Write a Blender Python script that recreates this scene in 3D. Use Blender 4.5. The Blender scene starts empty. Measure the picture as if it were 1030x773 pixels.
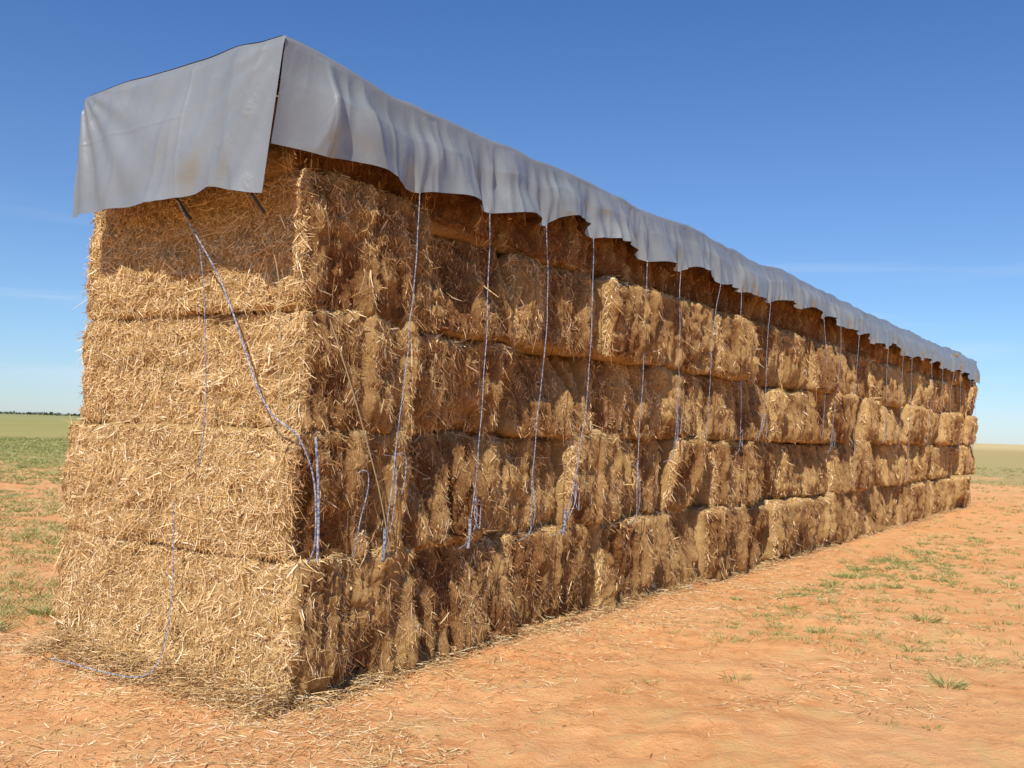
import bpy, math, numpy as np
from mathutils import Matrix, Vector
rng = np.random.default_rng(7)
scene = bpy.context.scene

# ------------------------------------------------------------------ helpers
def hsh(ix, iy, iz, seed=0):
    h = (ix.astype(np.int64)*374761393 + iy.astype(np.int64)*668265263 + iz.astype(np.int64)*2147483647 + seed*1274126177) & 0xffffffff
    h = ((h ^ (h >> 13))*1274126177) & 0xffffffff
    h = (h ^ (h >> 16))
    h = (h*2246822519) & 0xffffffff
    h = h ^ (h >> 15)
    return (h & 0xffffff)/float(0xffffff)*2-1
def vn(p, seed=0):
    f = np.floor(p); t = p-f; t = t*t*(3-2*t); f = f.astype(np.int64)
    r = 0
    for dx in (0, 1):
        wx = t[:, 0] if dx else 1-t[:, 0]
        for dy in (0, 1):
            wy = t[:, 1] if dy else 1-t[:, 1]
            for dz in (0, 1):
                wz = t[:, 2] if dz else 1-t[:, 2]
                r = r + wx*wy*wz*hsh(f[:, 0]+dx, f[:, 1]+dy, f[:, 2]+dz, seed)
    return r
def fbm(p, o=3, seed=0):
    r = 0; a = 1.0; q = p
    for i in range(o):
        r = r+a*vn(q, seed+i*17); q = q*2.03+11.3; a *= .5
    return r
def norm(v):
    return v/np.maximum(np.linalg.norm(v, axis=1, keepdims=True), 1e-9)
def st3(a, b, c): return np.stack([a+0*b, b+0*a, c+0*a+0*b], 1)
def sstep(x, a, b):
    t = np.clip((x-a)/(b-a), 0, 1); return t*t*(3-2*t)

def make_mesh(name, V, F, mat, smooth=True, tone=None):
    me = bpy.data.meshes.new(name)
    V = np.asarray(V, np.float32); F = np.asarray(F, np.int32)
    me.vertices.add(len(V)); me.vertices.foreach_set('co', V.ravel())
    n, k = F.shape
    me.loops.add(n*k); me.loops.foreach_set('vertex_index', F.ravel())
    me.polygons.add(n)
    me.polygons.foreach_set('loop_start', np.arange(0, n*k, k, dtype=np.int32))
    me.polygons.foreach_set('loop_total', np.full(n, k, np.int32))
    me.polygons.foreach_set('use_smooth', np.full(n, smooth))
    me.update(calc_edges=True)
    if tone is not None:
        at = me.attributes.new('tone', 'FLOAT', 'POINT'); at.data.foreach_set('value', np.asarray(tone, np.float32))
    me.materials.append(mat)
    ob = bpy.data.objects.new(name, me); scene.collection.objects.link(ob)
    return ob

def grid_faces(nu, nv, off=0, flip=False):
    i = np.arange(nu-1)[:, None]; j = np.arange(nv-1)[None, :]
    a = (i*nv+j).ravel()+off
    F = np.stack([a, a+nv, a+nv+1, a+1], 1)
    return F[:, ::-1] if flip else F

def ribbons(P, D, L, bend, S, W, tip=.45):
    L = L[:, None]; W = W[:, None]
    p0 = P; p1 = P+D*L*.5+bend*.28; p2 = P+D*L+bend
    V = np.stack([p0-S*W*.4, p0+S*W*.4, p1-S*W*.5, p1+S*W*.5, p2-S*W*.5*tip, p2+S*W*.5*tip], 1).reshape(-1, 3)
    b = np.arange(len(P))[:, None]*6
    F = np.concatenate([b+np.array([[0, 1, 3, 2]]), b+np.array([[2, 3, 5, 4]])], 0)
    return V, F

# ------------------------------------------------------------------ materials
def new_mat(name):
    m = bpy.data.materials.new(name); m.use_nodes = True
    nt = m.node_tree; nt.nodes.clear()
    out = nt.nodes.new('ShaderNodeOutputMaterial'); b = nt.nodes.new('ShaderNodeBsdfPrincipled')
    nt.links.new(b.outputs[0], out.inputs[0])
    return m, nt, b
def N(nt, t, **kw):
    n = nt.nodes.new(t)
    for k, v in kw.items():
        if k in n.inputs: n.inputs[k].default_value = v
        else: setattr(n, k, v)
    return n
def ramp(nt, fac, stops, interp='LINEAR'):
    r = nt.nodes.new('ShaderNodeValToRGB'); r.color_ramp.interpolation = interp
    e = r.color_ramp.elements
    while len(e) < len(stops): e.new(.5)
    for el, (p, c) in zip(e, stops):
        el.position = p; el.color = (*c, 1) if len(c) == 3 else c
    if fac is not None: nt.links.new(fac, r.inputs[0])
    return r
def mixc(nt, f, a, b, mode='MIX'):
    m = nt.nodes.new('ShaderNodeMix'); m.data_type = 'RGBA'; m.blend_type = mode
    for i, v in ((0, f), (6, a), (7, b)):
        if hasattr(v, 'links'): nt.links.new(v, m.inputs[i])
        else: m.inputs[i].default_value = v if i == 0 else (*v, 1)
    return m.outputs[2]
def math_(nt, op, a, b=None, clamp=False):
    m = nt.nodes.new('ShaderNodeMath'); m.operation = op; m.use_clamp = clamp
    for i, v in ((0, a), (1, b)):
        if v is None: continue
        if hasattr(v, 'links'): nt.links.new(v, m.inputs[i])
        else: m.inputs[i].default_value = v
    return m.outputs[0]
def maprange(nt, v, a, b, c=0., d=1., smooth=True):
    m = nt.nodes.new('ShaderNodeMapRange'); m.interpolation_type = 'SMOOTHSTEP' if smooth else 'LINEAR'
    nt.links.new(v, m.inputs[0])
    for i, x in zip((1, 2, 3, 4), (a, b, c, d)): m.inputs[i].default_value = x
    return m.outputs[0]
def noise(nt, vec, scale, detail=4, rough=.55, dist=0):
    n = N(nt, 'ShaderNodeTexNoise', Scale=scale, Detail=detail, Roughness=rough, Distortion=dist)
    nt.links.new(vec, n.inputs['Vector']); return n.outputs['Fac']

# hay body
m_hay, nt, b = new_mat('hay')
geo = N(nt, 'ShaderNodeNewGeometry'); pos = geo.outputs['Position']
tone = N(nt, 'ShaderNodeAttribute', attribute_name='tone').outputs['Fac']
n1 = noise(nt, pos, 60, 6, .78, 1.8); n2 = noise(nt, pos, 7, 4)
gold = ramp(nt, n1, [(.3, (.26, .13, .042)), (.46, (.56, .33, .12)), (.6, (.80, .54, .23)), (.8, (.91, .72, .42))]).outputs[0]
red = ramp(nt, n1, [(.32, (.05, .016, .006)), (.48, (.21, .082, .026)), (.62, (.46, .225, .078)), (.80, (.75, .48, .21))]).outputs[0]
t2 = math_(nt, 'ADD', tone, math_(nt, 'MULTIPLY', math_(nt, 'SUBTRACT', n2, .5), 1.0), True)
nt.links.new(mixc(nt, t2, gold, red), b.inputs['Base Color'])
b.inputs['Roughness'].default_value = .85; b.inputs['Specular IOR Level'].default_value = .15
bp = N(nt, 'ShaderNodeBump', Strength=.9, Distance=.028); nt.links.new(n1, bp.inputs['Height']); nt.links.new(bp.outputs[0], b.inputs['Normal'])

# straw strands
m_straw, nt, b = new_mat('straw')
geo = N(nt, 'ShaderNodeNewGeometry'); ri = geo.outputs['Random Per Island']
tone = N(nt, 'ShaderNodeAttribute', attribute_name='tone').outputs['Fac']
gold = ramp(nt, ri, [(0, (.28, .14, .046)), (.2, (.60, .36, .13)), (.55, (.82, .56, .245)), (.9, (.92, .72, .42)), (1, (.94, .83, .60))]).outputs[0]
red = ramp(nt, ri, [(0, (.06, .02, .007)), (.35, (.24, .094, .029)), (.7, (.47, .228, .077)), (.92, (.70, .44, .185)), (1, (.83, .62, .33))]).outputs[0]
nt.links.new(mixc(nt, tone, gold, red), b.inputs['Base Color'])
b.inputs['Roughness'].default_value = .7; b.inputs['Specular IOR Level'].default_value = .12

# tarp
m_tarp, nt, b = new_mat('silver_tarpaulin')
tc = N(nt, 'ShaderNodeTexCoord').outputs['Object']
n1 = noise(nt, tc, 1.1, 5); n2 = noise(nt, tc, 4.5, 4, .5, 1.5); n4 = noise(nt, tc, 18, 3, .5, .5)
col = ramp(nt, n1, [(.3, (.225, .236, .228)), (.7, (.275, .286, .276))]).outputs[0]
nt.links.new(col, b.inputs['Base Color'])
b.inputs['Metallic'].default_value = .12; b.inputs['Specular IOR Level'].default_value = .8
nt.links.new(maprange(nt, n2, .3, .7, .28, .38), b.inputs['Roughness'])
hh = math_(nt, 'ADD', math_(nt, 'MULTIPLY', n2, .6), math_(nt, 'MULTIPLY', n4, .14))
bp = N(nt, 'ShaderNodeBump', Strength=.35, Distance=.03); nt.links.new(hh, bp.inputs['Height']); nt.links.new(bp.outputs[0], b.inputs['Normal'])

# rope
m_rope, nt, b = new_mat('poly_rope')
pos = N(nt, 'ShaderNodeNewGeometry').outputs['Position']
nn_ = noise(nt, pos, 60, 2, .5, 0)
nt.links.new(ramp(nt, nn_, [(.38, (.07, .10, .20)), (.5, (.26, .29, .36)), (.62, (.46, .46, .46))]).outputs[0], b.inputs['Base Color'])
b.inputs['Roughness'].default_value = .6
m_twine, nt, b = new_mat('baling_twine'); b.inputs['Base Color'].default_value = (.42, .34, .18, 1); b.inputs['Roughness'].default_value = .8
m_dark, nt, b = new_mat('dark_webbing'); b.inputs['Base Color'].default_value = (.02, .03, .035, 1); b.inputs['Roughness'].default_value = .7

# ------------------------------------------------------------------ stack frame
ang = math.radians(34.0)
A = Vector((math.sin(ang), math.cos(ang), 0)); NR = Vector((math.cos(ang), -math.sin(ang), 0))
P0 = Vector((-1.414, 6.507, 0))
M = Matrix(((A.x, -NR.x, 0, P0.x), (A.y, -NR.y, 0, P0.y), (0, 0, 1, 0), (0, 0, 0, 1)))
# local coordinates (s, y, z): y=0 long camera-side face, y=+2.5 back
LEN = 27.7; DEP = 2.5
zb = [0, .90, 1.79, 2.62, 3.47, 4.25]

root = bpy.data.objects.new('hay_bale_stack', None); scene.collection.objects.link(root); root.matrix_world = M

bales = []
for L in range(5):
    x = [-.07, -.05, -.01, -.03, -.10][L]
    c = 0
    while x < LEN-.5:
        wd = 1.28+rng.uniform(-.24, .30)
        if c == 0: wd = [1.31, 1.12, 1.19, 1.35, 1.3][L]
        if x+wd > LEN-.7: wd = LEN-x+rng.uniform(-.15, .1)
        out = rng.normal(0, .095)+[.06, -.03, .02, .0, -.15][L]
        out = float(np.clip(out, -.2, .18))
        if c == 0: out = [0.05, .02, .02, .01, -.08][L]
        back = DEP + ([.17, .16, .03, .03, -.30][L] if c == 0 else rng.normal(0, .04))
        h0, h1 = zb[L], zb[L+1]
        if c == 0 and L == 3: h1 += .10
        if c == 0 and L == 4: h0 += .10
        if c > 0: h1 += rng.uniform(-.08, .04)
        g = rng.uniform(.004, .06)
        bales.append(dict(L=L, c=c, x0=x+g*.5, x1=x+wd-g, y0=-out, y1=back, z0=h0-.015 if c else h0-.010, z1=h1+.006 if c else h1+.010, seed=rng.uniform(0, 500, 3),
                          tone=rng.uniform(-.26, .18), r=rng.uniform(.09, .18), lean=rng.normal(0, .065) if c else 0.0))
        x += wd; c += 1

def bale_surface(B, P):
    lo = np.array([B['x0'], B['y0'], B['z0']]); hi = np.array([B['x1'], B['y1'], B['z1']])
    r = B['r']
    rr = np.array([r, r, r*.6]) if B['c'] else np.array([.05, .07, .055])
    q = np.clip(P, lo+rr, hi-rr)
    n = norm((P-q)/rr)
    base = q+n*rr
    sd = B['seed']; p = base+sd
    sidew = np.clip(-n[:, 1], 0, 1)**.7; endw = np.clip(-n[:, 0], 0, 1)*(1 if B['c'] == 0 else .0)
    d = .026*fbm(p*3.1, 3)+.013*vn(p*15, 3)+.010*vn(p*34, 5)
    sx = p[:, 0]+.07*vn(p*np.array([2., 2, 3.0]), 9)+.014*vn(p*11, 4)
    q1 = sx/.15; c0 = np.floor(q1); f = q1-c0
    z0 = np.zeros_like(c0); h0 = hsh(c0, z0, z0, 21); h1 = hsh(c0+1, z0, z0, 21)
    t = np.clip((f-.75)/.25, 0, 1); t = t*t*(3-2*t)
    slab = h0*(1-t)+h1*t
    zz = (base[:, 2]-B['z0'])/(B['z1']-B['z0'])
    hang = .6+.5*vn(np.stack([c0*1.7, c0*0, zz*2.2+sd[2]], 1), 41)
    groove = np.exp(-((np.minimum(f, 1-f))/.10)**2)*np.clip(.2+1.2*vn(p*3.2, 8), 0, 1.4)
    big = np.clip(vn(p*np.array([2.4, 1, 1.9]), 31)-.05, 0, 1)
    rag = vn(p*np.array([19, 19, 4.0]), 13)
    lump = np.abs(vn(p*6.5, 27))
    d = d+sidew*(.074*slab*hang-.058*groove-.13*big+.034*rag+.045*lump+.018*vn(p*np.array([40, 40, 12.]), 14))
    band = np.abs(np.sin(zz*math.pi*4))**.5
    d = d+endw*(.010*band-.01+.018*vn(p*np.array([5., 3., 14.]), 15)+.014*vn(p*8, 18)+.02*vn(p*2.2, 19))
    bul = 4*zz*(1-zz)
    d = d+(sidew*.04+endw*.022)*(bul-.5)
    if B['L'] == 0: d = d+endw*.06*np.clip(1-zz*1.3, 0, 1)**2
    pos = base+n*d[:, None]
    pos[:, 1] -= B['lean']*(zz-.3)*2*np.where(n[:, 1] < .3, 1, 0)
    return pos, n, d

def bale_tone(B, pos, n, d):
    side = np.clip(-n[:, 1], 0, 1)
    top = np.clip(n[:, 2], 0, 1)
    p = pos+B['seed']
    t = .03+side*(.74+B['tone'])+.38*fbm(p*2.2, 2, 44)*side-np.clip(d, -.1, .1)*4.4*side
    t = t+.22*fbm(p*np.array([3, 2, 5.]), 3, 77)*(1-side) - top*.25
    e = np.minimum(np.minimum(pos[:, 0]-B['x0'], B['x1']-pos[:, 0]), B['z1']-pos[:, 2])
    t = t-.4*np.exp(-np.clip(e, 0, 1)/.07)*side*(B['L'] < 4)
    if B['L'] == 4: t = t+.5*side  # top layer, long side: shade under the tarp painted into the tone
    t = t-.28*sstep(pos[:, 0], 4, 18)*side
    return np.clip(t, 0, 1)

def bale_mesh(B):
    lo = np.array([B['x0'], B['y0'], B['z0']]); hi = np.array([B['x1'], B['y1'], B['z1']])
    dist = B['x0']
    fine = .012 if dist < 3.5 else (.018 if dist < 9 else .028)
    Vs, Fs, Ts = [], [], []; off = 0
    for ax, sg in ((1, -1), (0, -1), (1, 1), (0, 1), (2, 1), (2, -1)):
        u, v = [(1, 2), (0, 2), (0, 1)][ax]
        if ax == 1 and sg == -1: st = (fine, fine)
        elif ax == 0 and sg == -1: st = (.016, .016) if B['c'] == 0 else (.07, .04)
        else: st = (.06, .06)
        nu = max(3, int((hi[u]-lo[u])/st[0])); nv = max(3, int((hi[v]-lo[v])/st[1]))
        U, W = np.meshgrid(np.linspace(lo[u], hi[u], nu), np.linspace(lo[v], hi[v], nv), indexing='ij')
        P = np.zeros((nu*nv, 3)); P[:, u] = U.ravel(); P[:, v] = W.ravel(); P[:, ax] = hi[ax] if sg > 0 else lo[ax]
        pos, n, d = bale_surface(B, P)
        Vs.append(pos); Ts.append(bale_tone(B, pos, n, d))
        fl = (sg < 0) if ax != 1 else (sg > 0)
        Fs.append(grid_faces(nu, nv, off, fl)); off += nu*nv
    V = np.concatenate(Vs); c = (lo+hi)/2
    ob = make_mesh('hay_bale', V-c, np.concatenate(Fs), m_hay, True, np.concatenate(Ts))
    ob.parent = root; ob.location = c
for B in bales: bale_mesh(B)

# ------------------------------------------------------------------ straw on the bales
def strands(B, face, n, wmul=1.0):
    lo = np.array([B['x0'], B['y0'], B['z0']]); hi = np.array([B['x1'], B['y1'], B['z1']])
    P = rng.uniform(lo, hi, (n, 3))
    if face == 'side': P[:, 1] = lo[1]
    if face == 'end': P[:, 0] = lo[0]
    if face == 'lip':
        P[:, 2] = hi[2]; P[:, 1] = lo[1]+rng.random(n)**1.5*.2
    if face == 'vlip':
        P[:, 1] = lo[1]+rng.random(n)*.08; P[:, 0] = np.where(rng.random(n) < .5, lo[0], hi[0])
    pos, nn, d = bale_surface(B, P)
    if face == 'side':
        k = fbm((pos+B['seed'])*4.5, 2, 201)+rng.normal(0, .3, n) > -.2
        pos, nn, d = pos[k], nn[k], d[k]; n = len(pos)
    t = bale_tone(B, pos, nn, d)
    r = norm(rng.normal(size=(n, 3)))
    if face == 'end': bias = np.array([0, 1.0, 0])*rng.choice([-1, 1], n)[:, None]*.7+np.array([0, 0, -.2])
    elif face == 'lip': bias = np.array([0, -.5, -.5])+np.array([1., 0, 0])*rng.choice([-1, 1], n)[:, None]*.3
    else: bias = np.array([0, 0, -.8])
    D = norm(r*.9+bias)
    D = D-nn*(np.sum(D*nn, 1, keepdims=True)); D = norm(D)
    pw = .045 if face == 'end' else .09
    lift = rng.normal(.03, .12, n); wild = rng.random(n) < pw; lift = np.where(wild, rng.uniform(.3, .9, n), lift)
    D = norm(D+nn*lift[:, None])
    L = rng.gamma(1.6, .025, n)+.012; L = np.minimum(L, .20)
    W = (.0018+rng.gamma(2.2, .0013, n))*wmul; W = np.minimum(W, .010*wmul)
    bend = rng.normal(0, .24, (n, 3))*L[:, None]; bend[:, 2] -= .12*L
    S = norm(np.cross(D, nn+rng.normal(0, .4, (n, 3))))
    start = pos+nn*rng.uniform(-.004, .009, n)[:, None]-D*L[:, None]*.35
    V, F = ribbons(start, D, L, bend, S, W)
    tt = np.clip(t+rng.normal(-.04, .26, n), 0, 1)
    return V, F, np.repeat(tt, 6)
def collect(parts, name, mat=m_straw, parent=root):
    off = 0; Vs, Fs, Ts = [], [], []
    for V, F, T in parts:
        Vs.append(V); Fs.append(F+off); Ts.append(T); off += len(V)
    ob = make_mesh(name, np.concatenate(Vs), np.concatenate(Fs), mat, False, np.concatenate(Ts))
    if parent: ob.parent = parent
    return ob
parts_s, parts_e = [], []
for B in bales:
    x = B['x0']; area = (B['x1']-B['x0'])*(B['z1']-B['z0'])
    dens, wm = (4800, 1.05) if x < 4 else ((2600, 1.35) if x < 9 else ((1100, 1.9) if x < 16 else (550, 2.5)))
    if B['L'] == 4: dens *= .4
    parts_s.append(strands(B, 'side', int(dens*area), wm))
    ln = (B['x1']-B['x0'])
    parts_s.append(strands(B, 'lip', int(dens*.26*ln), wm))
    parts_s.append(strands(B, 'vlip', int(dens*.16), wm))
    if B['c'] == 0:
        parts_e.append(strands(B, 'end', int((7500 if B['L'] < 4 else 1500)*(B['y1']-B['y0'])*(B['z1']-B['z0'])), 1.0))
collect(parts_s, 'loose_straw_long_side'); collect(parts_e, 'loose_straw_end')

# ------------------------------------------------------------------ tarp
def strap_s():
    xs = [.05, .97, 1.92, 2.82, 3.73, 4.86, 5.81, 6.84]
    x = 6.84
    r2 = np.random.default_rng(3)
    while x < LEN-1.2:
        x += r2.uniform(.85, 1.6); xs.append(x)
    return np.array(xs)
SX = strap_s()
S0, S1 = -.30, LEN+.10
TOPZ = 4.31
def top_z(s, y):
    p = st3(s, y, s*0)
    far_rise = .04*sstep(s, 1.5, 5)
    return TOPZ+far_rise+.05*fbm(p*np.array([.8, 1.0, 1]), 3, 5)+.012*vn(p*np.array([4, 2.0, 1]), 6)
def hem_drop(s):
    k = np.clip(np.searchsorted(SX, s), 1, len(SX)-1)
    a_, b_ = SX[k-1], SX[k]; f = np.clip((s-a_)/(b_-a_), 0, 1)
    amp = .05+.10*hsh(k, k*0, k*0, 5)**2
    sc = np.sin(f*math.pi)**.75*amp
    p = st3(s, s*0, s*0)
    return .74-.15*sstep(s, 1.8, 4.0)+.08*sstep(s, 12, 24)-sc+.06*vn(p*.45, 4)+.010*vn(p*2.3, 8), f
ns = 2000
s = np.linspace(0, 1, ns)**1.25*(S1-S0)+S0
drop, f = hem_drop(s)
near = np.minimum(f, 1-f)
rows = []
r = .05; yo = -.03; yb = DEP-.33
tz = top_z(s, s*0)
nsk = 40
def ridge(v): return (1-np.abs(v)*2)
cornerf = .12+.88*sstep(s, S0, S0+.45)
for i in range(nsk):
    k = 1-i/nsk
    z = tz-r-k*(drop-r)
    bel = np.sin(np.clip(f, 0, 1)*math.pi)
    warp = .10*vn(st3(s*2.2, z*2.0, 0*s), 2)
    pl = vn(st3((s+warp)*3.0, s*0+k*.5, 0*s), 12)
    pr = ridge(vn(st3((s+warp*.8)*3.8, s*0+k*.6, 0*s), 14))
    pr2 = ridge(vn(st3((s+warp*.5)*9+k*.8, s*0+k*.9, 0*s), 15))
    cre = np.exp(-(near/(.03+.14*(1-k)))**2)
    fan = np.sin(np.where(f < .5, f, f-1)*(38-22*k))*np.exp(-(near/.26)**2)
    w = .045+.10*k*bel+(.060*pl+.046*pr)*(.35+.65*k)+.011*pr2+.05*cre*(.3+.7*k)+.024*fan*k**.5+.05*vn(st3(s*1.3, s*0+k*1.6, 0*s), 16)*math.sin(math.pi*min(1, k*1.2)*.8)
    w = np.maximum(w, 0)*min(1, .2+2.0*k)*cornerf
    sh_ = -.10*k*np.exp(-(s-S0)/.35)
    rows.append(np.stack([s+sh_, yo-w, z], 1))
for i in range(5):
    t = i/5*math.pi/2
    rows.append(np.stack([s, yo-.009+r*(1-math.cos(t))+.008*vn(st3(s*5, s*0, 0*s), 12), tz-r+r*math.sin(t)], 1))
nt_ = 34
for i in range(nt_):
    y = yo+.03+(yb-yo-.06)*i/(nt_-1)
    z = top_z(s, s*0+y) if i else tz
    z = z + .05*math.sin(math.pi*i/(nt_-1))
    rows.append(np.stack([s, s*0+y, z], 1))
tzb = rows[-1][:, 2]
for i in range(1, 22):
    k = i/21
    pl = vn(st3(s*5, s*0+k*.8, s*0), 52)
    out = .44*sstep(s, 0, .6)+.03
    rows.append(np.stack([s, yb+.03+out*min(1, k*2.2)+.05*k+.03*pl*k, tzb-.02-k*.66], 1))
G = np.stack(rows, 0); nr = G.shape[0]
V1 = G.reshape(-1, 3); F1 = grid_faces(nr, ns, 0, True)
def end_flap(sx, sg, dropL, dropR, off, seed, slant):
    nu, nv = 220, 80
    U, K = np.meshgrid(np.linspace(0, 1, nu), np.linspace(0, 1, nv), indexing='ij')
    U = U.ravel(); K = K.ravel()
    ys = yo-.012; ye = yb+.03
    ytop = ys+(ye-ys)*U
    y = ytop+slant*K*(1-U)**3+.03*K*U**3
    zt = top_z(np.full_like(U, sx), ytop)+.05*np.sin(math.pi*np.clip(U, 0, 1))-.01
    dr = dropR*(1-U)+dropL*U+.03*vn(st3(U*4, U*0, U*0), seed)-.01*np.sin(U*math.pi)
    z = zt-K*dr
    wu = .15*vn(st3(U*3, K*1.5, U*0), seed+9)
    pl = vn(st3(U*6+.8*K+wu, K*.8, U*0), seed+1)
    pr = ridge(vn(st3(U*7+wu*2+K*.8, K*.7, U*0), seed+2)); p2 = ridge(vn(st3(U*17-1.5*K+wu*2, K*1.2, U*0), seed+3))
    a1 = np.arctan2(K*.4+.02, U+.02); a2 = np.arctan2(K*.4+.02, 1.02-U)
    dg = np.sin(a1*20+3*wu)*np.exp(-U*2.0)+np.sin(a2*20+3*wu)*np.exp(-(1-U)*2.0)
    edge = sstep(U, 0, .12)
    seam = .006*np.exp(-((U-.40)/.006)**2)+.006*np.exp(-((K-.42)/.008)**2)*(U > .4)
    w = .012+edge*(.08*np.sin(np.clip(K*1.1, 0, 1)*math.pi*.65)*(.35+.65*np.sin(U*math.pi))+(.032*pl+.026*pr)*(.3+.7*K)+.008*p2+.022*dg*np.sqrt(K))+seam
    w = w*np.clip(K/.06, .1, 1)
    return np.stack([sx+sg*(w+.105*K*(1-U)**2), y, z], 1), grid_faces(nu, nv, off, sg > 0)
V2, F2 = end_flap(S0-.002, -1, .95, 1.04, len(V1), 61, .035)
V3, F3 = end_flap(S1+.002, 1, .8, .8, len(V1)+len(V2), 81, .05)
tarp = make_mesh('tarpaulin', np.concatenate([V1, V2, V3]), np.concatenate([F1, F2, F3]), m_tarp, True)
tarp.matrix_world = M

# ------------------------------------------------------------------ ropes
def curve(name, splines, mat, radius, parent=None):
    cu = bpy.data.curves.new(name, 'CURVE'); cu.dimensions = '3D'; cu.bevel_depth = radius; cu.bevel_resolution = 2
    for pts in splines:
        rad = 1.0
        if isinstance(pts, tuple): pts, rad = pts
        sp = cu.splines.new('NURBS'); sp.points.add(len(pts)-1); sp.order_u = 3; sp.use_endpoint_u = True; sp.resolution_u = 4
        for q, p in zip(sp.points, pts): q.co = (*p, 1); q.radius = rad
    cu.materials.append(mat)
    ob = bpy.data.objects.new(name, cu); scene.collection.objects.link(ob)
    if parent: ob.parent = parent
    else: ob.matrix_world = M
    return ob
def loop_pts(sx, y, z, w, h, n=9, ph=0):
    return [(sx+w*math.sin(2*math.pi*i/n+ph), y-.015*math.cos(5*i), z-h/2+h/2*math.cos(2*math.pi*i/n+ph)) for i in range(n+1)]
r3 = np.random.default_rng(11)
ends = {0: .12, 1: .77, 2: 1.81, 3: 2.74, 4: 3.32, 5: 4.84, 6: 5.74, 7: 6.7}
def hem_at(sx):
    j = int(np.argmin(np.abs(s-sx))); return G[0][j]
for i, sx in enumerate(SX):
    if i == 0 or i in (10, 14, 18): continue
    h = hem_at(sx); zt = float(h[2])+.02; yt = float(h[1])-.004
    if i < 6: zend = .88
    elif i == 6: zend = 1.55
    elif i == 7: zend = 1.7
    else: zend = r3.choice([.95, 1.8, 1.6, 2.4])
    se = ends.get(i, sx+r3.uniform(-.4, .2))
    n = 16; pts = []
    bow = r3.uniform(-.13, .13); bow2 = r3.uniform(-.05, .05)
    for k in range(n+1):
        t = k/n
        z = zt+(zend-zt)*t
        x = sx+(se-sx)*t**1.3+bow*math.sin(math.pi*t)+bow2*math.sin(2*math.pi*t)+r3.normal(0, .009)
        y = yt+(-.15-yt)*min(1, t*3)-.02*math.sin(math.pi*t)+.04*t
        pts.append((x, y, z))
    pts.append((se+.01, .02, zend-.04))
    spl = [pts]
    zk = zend+r3.uniform(.3, .75)
    kx = pts[int(n*(zt-zk)/(zt-zend))][0]
    if i < 7 or i % 3 == 0:
        spl.append([(kx, -.12, zk), (kx+.03, -.14, zk-.1), (se+.05, -.13, zend+.12), (se+.03, -.05, zend)])
        spl.append(([(kx-.01, -.13, zk+.02), (kx+.012, -.14, zk), (kx-.005, -.12, zk-.025), (kx+.008, -.13, zk-.045)], 1.7))
    if i in (2, 4, 8, 15): spl.append(loop_pts(kx+.05, -.13, zk-.02, .045, .24))
    if i in (1, 6, 9, 12): spl.append([(kx, -.13, zk), (kx+.09, -.15, zk+.05), (kx+.13, -.14, zk-.12), (kx+.07, -.15, zk-.28)])
    if i in (1, 2, 4): spl.append(([(se-.01, -.12, zend+.22), (se, -.125, zend+.1), (se+.005, -.10, zend-.02)], 3.2))
    curve('tie_down_rope', spl, m_rope, .0042 if i < 6 else .0036)
def E(y, z, o=.09): return (-o-.05, y, z)
curve('tie_down_rope', [([E(.95, 3.38, .30), E(.93, 3.22, .2), E(.72, 2.88, .1), E(.5, 2.5), E(.3, 2.1), E(.08, 1.86, .12), (-.08, -.07, 1.78), (.03, -.13, 1.5), (.06, -.13, 1.2), (.07, -.12, .95), (.08, .0, .86)], 1.0),
                         ([(.03, -.125, 1.75), (.05, -.14, 1.5), (.075, -.14, 1.2), (.085, -.13, .92)], 1.5)], m_rope, .0062)
curve('tie_down_rope', [[E(.93, 3.2, .13), E(.88, 2.8, .08), E(.84, 2.4), E(.80, 2.1), E(.8, 1.7), E(.84, 1.5)]], m_rope, .0038)
curve('tie_down_rope', [[E(1.1, 1.25, .09), E(1.06, .9, .1), E(1.02, .5, .13), E(.98, .2, .2), E(1.02, .03, .3), E(1.4, .025, .36), E(1.9, .02, .34), E(2.1, .02, .36)]], m_rope, .0045)
curve('baling_twine', [[(.14, -.1, 2.55), (.3, -.13, 2.2), (.5, -.14, 1.75), (.7, -.14, 1.3), (.83, -.12, .92)]], m_twine, .005)
curve('baling_twine', [[(.45, -.12, .92), (.46, -.14, 1.15), (.55, -.15, 1.4), (.52, -.15, 1.55), (.43, -.14, 1.5)]], m_rope, .004)
curve('baling_twine', [[E(.35, 3.5, .30), E(.3, 3.2, .1), E(.12, 2.9, .08), E(.08, 2.3, .07), E(.05, 1.6, .08)]], m_twine, .003)
curve('tarpaulin_tie', [[E(.95, 3.42, .33), E(.95, 3.36, .28), E(.94, 3.26, .18)], [E(.12, 3.32, .34), E(.13, 3.22, .22)]], m_dark, .011)

# ------------------------------------------------------------------ ground
def gz(x, y):
    p = np.stack([x, y, x*0], 1)
    d = np.hypot(x, y)
    near = np.exp(-d/60)
    lump = np.clip(vn(p*5.5, 99)-.25, 0, 1)
    return (.04*fbm(p*.35, 3, 91)+.018*fbm(p*2.3, 3, 92)+.010*vn(p*8, 95)+.045*lump)*near+.25*vn(p*.01, 96)*np.clip(d/200-.3, 0, 1)-.02
ng = 700
t = np.linspace(-1, 1, ng)
ax_ = np.sinh(t*9.2)/np.sinh(9.2)*4500
ax_ = ax_ + np.sign(t)*np.abs(t)*14
X, Y = np.meshgrid(ax_+2.0, ax_+7.0, indexing='ij'); X = X.ravel(); Y = Y.ravel()
Vg = np.stack([X, Y, gz(X, Y)], 1)

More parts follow.
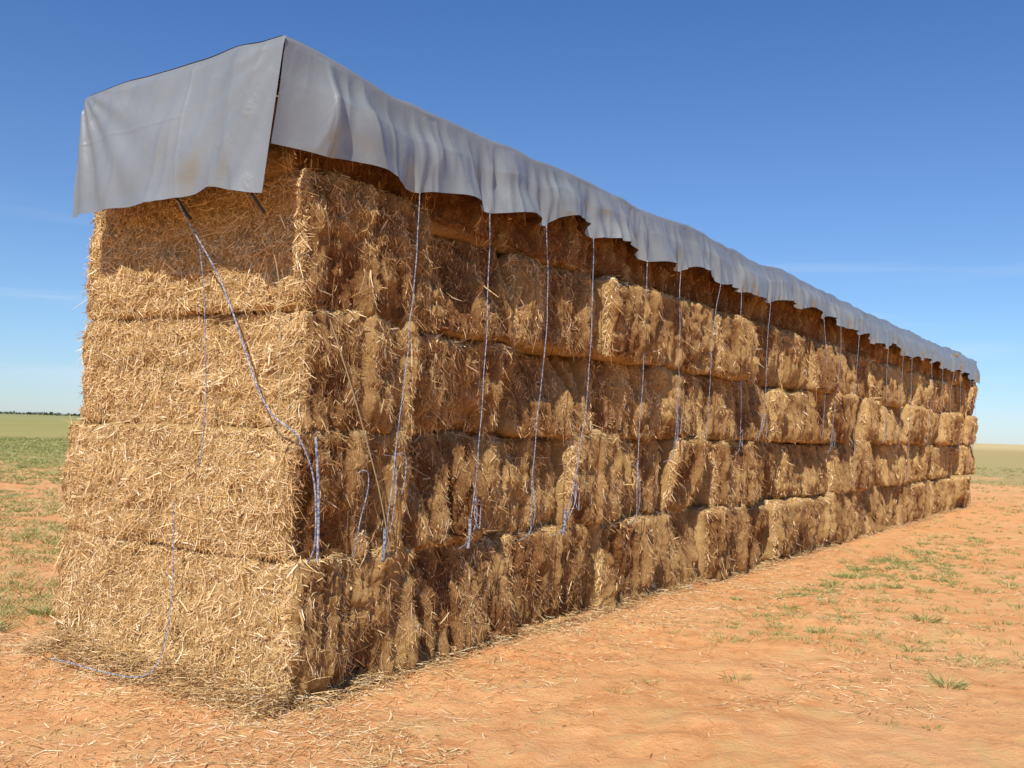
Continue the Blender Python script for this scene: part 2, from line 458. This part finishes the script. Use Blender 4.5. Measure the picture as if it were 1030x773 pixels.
m_g, nt, b = new_mat('red_sand')
pos = N(nt, 'ShaderNodeNewGeometry').outputs['Position']
ln = N(nt, 'ShaderNodeVectorMath', operation='LENGTH'); nt.links.new(pos, ln.inputs[0]); dist = ln.outputs['Value']
sx = N(nt, 'ShaderNodeSeparateXYZ'); nt.links.new(pos, sx.inputs[0])
nA = noise(nt, pos, .55, 6, .6); nB = noise(nt, pos, 5, 8, .65, .3); nC = noise(nt, pos, 45, 6, .7); nD = noise(nt, pos, .16, 6, .65, .3); nE = noise(nt, pos, 2.2, 8, .75, .6)
nF = noise(nt, pos, .9, 8, .7, .4)
sand = ramp(nt, nB, [(.25, (.57, .225, .077)), (.5, (.78, .36, .135)), (.75, (.86, .47, .20))]).outputs[0]
sand = mixc(nt, maprange(nt, nA, .42, .62, 0, .5), sand, (.88, .47, .21))
sand = mixc(nt, maprange(nt, nC, .5, .72, 0, .5), sand, (.86, .56, .27))
sand = mixc(nt, maprange(nt, nE, .50, .64, 0, .6), sand, (.70, .46, .18))
sand = mixc(nt, maprange(nt, nF, .54, .67, 0, .5), sand, (.58, .37, .15))
green = ramp(nt, nC, [(.3, (.13, .17, .04)), (.6, (.28, .33, .09)), (.8, (.46, .44, .17))]).outputs[0]
dry = ramp(nt, nB, [(.3, (.27, .25, .09)), (.7, (.50, .41, .18))]).outputs[0]
left = maprange(nt, sx.outputs[0], 2, -6)
gcol = mixc(nt, maprange(nt, sx.outputs[0], 10, -20), dry, green)
gcol = mixc(nt, maprange(nt, noise(nt, pos, .03, 6, .65), .4, .6, 0, .5), gcol, (.42, .36, .14))
gcol = mixc(nt, maprange(nt, dist, 150, 500, 0, .7), gcol, mixc(nt, maprange(nt, sx.outputs[0], 60, -60), (.66, .54, .27), (.24, .29, .12)))
far = maprange(nt, dist, 8, 60)
far = math_(nt, 'MULTIPLY', far, math_(nt, 'ADD', math_(nt, 'MULTIPLY', left, .55), .45))
farR = maprange(nt, dist, 38, 75)
thr = math_(nt, 'ADD', math_(nt, 'ADD', math_(nt, 'MULTIPLY', nD, .6), math_(nt, 'MULTIPLY', nE, .5)), math_(nt, 'MULTIPLY', far, .36))
thr = math_(nt, 'ADD', thr, math_(nt, 'MULTIPLY', farR, .25))
vm = maprange(nt, thr, .69, .87, 0, .85)
nt.links.new(mixc(nt, vm, sand, gcol), b.inputs['Base Color'])
b.inputs['Roughness'].default_value = .95; b.inputs['Specular IOR Level'].default_value = .1
hh = math_(nt, 'ADD', math_(nt, 'MULTIPLY', nB, .6), math_(nt, 'MULTIPLY', nC, .25))
bp = N(nt, 'ShaderNodeBump', Strength=.85, Distance=.09); nt.links.new(hh, bp.inputs['Height']); nt.links.new(bp.outputs[0], b.inputs['Normal'])
make_mesh('ground', Vg, grid_faces(ng, ng), m_g, True)

def litter(n, X, Y, wm, zup=.006, lmin=.02):
    z = gz(X, Y)
    P = np.stack([X, Y, z+rng.uniform(0, zup, n)], 1)
    a = rng.uniform(0, 2*math.pi, n); D = np.stack([np.cos(a), np.sin(a), rng.normal(.03, .1, n)], 1)
    L = rng.gamma(2.2, .018, n)+lmin; W = rng.uniform(.0025, .0065, n)*wm
    bend = rng.normal(0, .2, (n, 3))*L[:, None]; bend[:, 2] *= .2
    S = norm(np.stack([-D[:, 1], D[:, 0], rng.normal(0, .3, n)], 1))
    V, F = ribbons(P, D, L, bend, S, W)
    return V, F, np.repeat(np.clip(rng.normal(.10, .35, n), 0, 1), 6)
def loc2w(s, y):
    return P0.x+A.x*s-NR.x*y, P0.y+A.y*s-NR.y*y
lit = []
n = 12000; y = rng.uniform(-.1, DEP+.2, n); o = np.abs(rng.normal(0, .16, n)); X, Y = loc2w(-.07-o, y)
V, F, T = litter(n, X, Y, 1.0)
hz = np.clip(.20*(1-o/.3), 0, 1)*rng.random(n); V[:, 2] += np.repeat(hz, 6); lit.append((V, F, T))
n = 20000; s_ = LEN*rng.random(n)**1.6; o = np.abs(rng.normal(0, .11, n)); X, Y = loc2w(s_, -o)
V, F, T = litter(n, X, Y, 1.3); V[:, 2] += np.repeat(np.clip(.08*(1-o/.2), 0, 1)*rng.random(n), 6); lit.append((V, F, T))
n = 200000; X = rng.uniform(-6, 12, n); Y = 2.3+rng.random(n)**1.6*22
ms = fbm(np.stack([X*1.3, Y*1.3, X*0], 1), 4, 333)+.45*fbm(np.stack([X*.35, Y*.35, X*0], 1), 2, 334)
keep = ms+rng.normal(0, .18, n) > .45; X, Y = X[keep], Y[keep]
lit.append(litter(len(X), X, Y, 1.25))
n = 13000; s_ = rng.uniform(-2, 12, n); o = np.abs(rng.normal(0, .9, n)); X, Y = loc2w(s_, -o)
lit.append(litter(n, X, Y, 1.1))
n = 8000; y = rng.uniform(-1.5, DEP+1, n); o = np.abs(rng.normal(0, .6, n)); X, Y = loc2w(-o, y)
lit.append(litter(n, X, Y, 1.1))
collect(lit, 'straw_litter', parent=None)

# ------------------------------------------------------------------ grass tufts
m_gr, nt, b = new_mat('grass')
ri = N(nt, 'ShaderNodeNewGeometry').outputs['Random Per Island']
tone = N(nt, 'ShaderNodeAttribute', attribute_name='tone').outputs['Fac']
g1 = ramp(nt, ri, [(0, (.11, .15, .025)), (.5, (.22, .27, .055)), (1, (.38, .40, .12))]).outputs[0]
g2 = ramp(nt, ri, [(0, (.38, .29, .11)), (1, (.64, .51, .24))]).outputs[0]
nt.links.new(mixc(nt, tone, g1, g2), b.inputs['Base Color']); b.inputs['Roughness'].default_value = .7
def tufts(cx, cy, size, nb, dryp):
    k = len(cx); n = k*nb
    X = np.repeat(cx, nb); Y = np.repeat(cy, nb); sz = np.repeat(size, nb)
    a = rng.uniform(0, 2*math.pi, n); rr = sz*.55*np.sqrt(rng.random(n))
    X = X+np.cos(a)*rr; Y = Y+np.sin(a)*rr
    P = np.stack([X, Y, gz(X, Y)-.003], 1)
    D = norm(np.stack([np.cos(a)*rng.uniform(.1, .8, n), np.sin(a)*rng.uniform(.1, .8, n), rng.uniform(.4, 1, n)], 1))
    L = sz*rng.uniform(.2, .6, n); W = .004+.02*sz*rng.uniform(.4, 1, n)
    W = W*np.clip(np.hypot(X, Y)/14, .8, 6)**.6
    bend = np.stack([np.cos(a), np.sin(a), -np.ones(n)*.6], 1)*(L*.3)[:, None]
    S = norm(np.cross(D, rng.normal(size=(n, 3))))
    V, F = ribbons(P, D, L, bend, S, W, .25)
    T = np.repeat(np.clip(np.repeat(dryp, nb)+rng.normal(0, .2, n), 0, 1), 6)
    return V, F, T
gp = []
def inside(X, Y):
    dx, dy = X-P0.x, Y-P0.y
    s_ = dx*A.x+dy*A.y; y_ = -(dx*NR.x+dy*NR.y)
    return (s_ > -1.0) & (s_ < LEN+1) & (y_ > -1.0) & (y_ < DEP+.8)
n = 15000; d = 8+rng.random(n)**1.3*75; a = rng.uniform(-.70, -.30, n); X = d*np.sin(a); Y = d*np.cos(a)
ms = fbm(np.stack([X*.5, Y*.5, X*0], 1), 3, 401)+np.clip(d/60, 0, .5)+.08
k = (ms+rng.normal(0, .35, n) > .1) & ~inside(X, Y); X, Y = X[k], Y[k]
gp.append(tufts(X, Y, rng.uniform(.05, .20, len(X))*(1+np.hypot(X, Y)/70), 18, np.clip(rng.normal(.36, .3, len(X)), 0, 1)))
n = 9000; d = 9+rng.random(n)**1.1*75; a = rng.uniform(.08, .75, n); X = d*np.sin(a); Y = d*np.cos(a)
ms = fbm(np.stack([X*.22, Y*.22, X*0], 1), 3, 431)+np.clip((d-25)/70, -.14, .5)
k = (ms+rng.normal(0, .4, n) > .34) & ~inside(X, Y); X, Y = X[k], Y[k]
gp.append(tufts(X, Y, rng.uniform(.04, .15, len(X))*(1+np.hypot(X, Y)/80), 18, np.clip(rng.normal(.40, .3, len(X)), 0, 1)))
n = 320; s_ = rng.normal(10.5, 2.8, n); o = 1.1+np.abs(rng.normal(0, .9, n)); X, Y = loc2w(s_, -o)
gp.append(tufts(X, Y, rng.uniform(.05, .2, n), 28, np.clip(rng.normal(.10, .22, n), 0, 1)))
n = 360; X = rng.uniform(5.0, 15, n); Y = rng.uniform(9, 30, n)
gp.append(tufts(X, Y, rng.uniform(.05, .18, n), 22, np.clip(rng.normal(.22, .25, n), 0, 1)))
n = 60; X = rng.uniform(1.8, 6, n); Y = rng.uniform(6, 13, n); k = ~inside(X, Y); X, Y = X[k], Y[k]
gp.append(tufts(X, Y, rng.uniform(.04, .11, len(X)), 20, np.clip(rng.normal(.2, .25, len(X)), 0, 1)))
cx = np.array([4.4, 3.4, 4.9, 3.0, -4.4, -4.2, 2.6]); cy = np.array([10.2, 7.5, 12.3, 9.4, 8.3, 9.0, 11.0])
gp.append(tufts(cx, cy, np.array([.22, .2, .14, .12, .3, .25, .1]), 110, np.array([.1, .35, .2, .5, .15, .1, .3])))
collect(gp, 'grass', m_gr, None)

# ------------------------------------------------------------------ distant trees
m_t, nt, b = new_mat('distant_foliage')
ri = N(nt, 'ShaderNodeNewGeometry').outputs['Random Per Island']
nt.links.new(ramp(nt, ri, [(0, (.06, .08, .05)), (1, (.13, .15, .09))]).outputs[0], b.inputs['Base Color']); b.inputs['Roughness'].default_value = 1
n = 7000; a = rng.uniform(-1.1, .2, n); d = rng.uniform(850, 1100, n)
X = d*np.sin(a); Y = d*np.cos(a); h = 2.0+1.4*fbm(np.stack([a*40, a*0, a*0], 1), 3, 5)
P = np.stack([X, Y, gz(X, Y)+rng.random(n)*np.maximum(h, .3)*.5], 1)
D = norm(np.stack([rng.normal(0, .6, n), rng.normal(0, .6, n), np.abs(rng.normal(.3, .5, n))], 1))
V, F = ribbons(P, D, rng.uniform(.9, 2.2, n), rng.normal(0, .3, (n, 3)), norm(np.cross(D, rng.normal(size=(n, 3)))), rng.uniform(1.2, 2.6, n), .6)
make_mesh('distant_trees', V, F, m_t, False)

# ------------------------------------------------------------------ sun, sky
el = math.radians(49)
sh = (-A*.960+NR*.275).normalized()
sd = Vector((sh.x*math.cos(el), sh.y*math.cos(el), math.sin(el)))
ld = bpy.data.lights.new('sun', 'SUN'); ld.energy = 5.0; ld.angle = math.radians(.53); ld.color = (1, .955, .88)
lo_ = bpy.data.objects.new('sun', ld); scene.collection.objects.link(lo_); lo_.rotation_euler = sd.to_track_quat('Z', 'Y').to_euler()

wd = bpy.data.worlds.new('World'); scene.world = wd; wd.use_nodes = True; nt = wd.node_tree; nt.nodes.clear()
out = nt.nodes.new('ShaderNodeOutputWorld'); bg = nt.nodes.new('ShaderNodeBackground'); nt.links.new(bg.outputs[0], out.inputs[0])
sky = nt.nodes.new('ShaderNodeTexSky'); sky.sky_type = 'NISHITA'; sky.sun_disc = False; sky.sun_elevation = el
sky.sun_rotation = math.atan2(sh.x, sh.y); sky.altitude = 1200; sky.air_density = 1.0; sky.dust_density = .4; sky.ozone_density = 3
tc = nt.nodes.new('ShaderNodeTexCoord')
sp = nt.nodes.new('ShaderNodeSeparateXYZ'); nt.links.new(tc.outputs['Generated'], sp.inputs[0])
tint = ramp(nt, sp.outputs[2], [(0.0, (.80, .92, 1.15)), (.10, (.86, 1.04, 1.22)), (.25, (.82, 1.03, 1.30)), (.45, (.62, .98, 1.40))]).outputs[0]
base = mixc(nt, 1.0, sky.outputs[0], tint, 'MULTIPLY')
mp = nt.nodes.new('ShaderNodeMapping'); mp.inputs['Scale'].default_value = (1.2, 1.2, 14); nt.links.new(tc.outputs['Generated'], mp.inputs[0])
cn = noise(nt, mp.outputs[0], 1.7, 7, .6, .4)
cm = maprange(nt, cn, .50, .74, 0, .5)
band = math_(nt, 'MULTIPLY', maprange(nt, sp.outputs[2], .22, .08), cm)
col = mixc(nt, band, base, (7.0, 8.0, 9.0))
nt.links.new(col, bg.inputs[0]); bg.inputs[1].default_value = .103

# ------------------------------------------------------------------ camera
cam = bpy.data.cameras.new('camera'); co = bpy.data.objects.new('camera', cam); scene.collection.objects.link(co)
th = math.radians(2.6); ro = math.radians(1.83)
Fv = Vector((0, math.cos(th), math.sin(th))); Uv = Vector((0, -math.sin(th), math.cos(th))); Rv = Vector((1, 0, 0))
R2 = Rv*math.cos(ro)+Uv*math.sin(ro); U2 = -Rv*math.sin(ro)+Uv*math.cos(ro)
mw = Matrix((R2, U2, -Fv)).transposed().to_4x4(); mw.translation = Vector((0, 0, 1.85)); co.matrix_world = mw
cam.sensor_width = 36; cam.lens = 34.08; cam.clip_end = 12000; cam.clip_start = .05
scene.camera = co
scene.view_settings.view_transform = 'Standard'; scene.view_settings.look = 'None'; scene.view_settings.exposure = 0
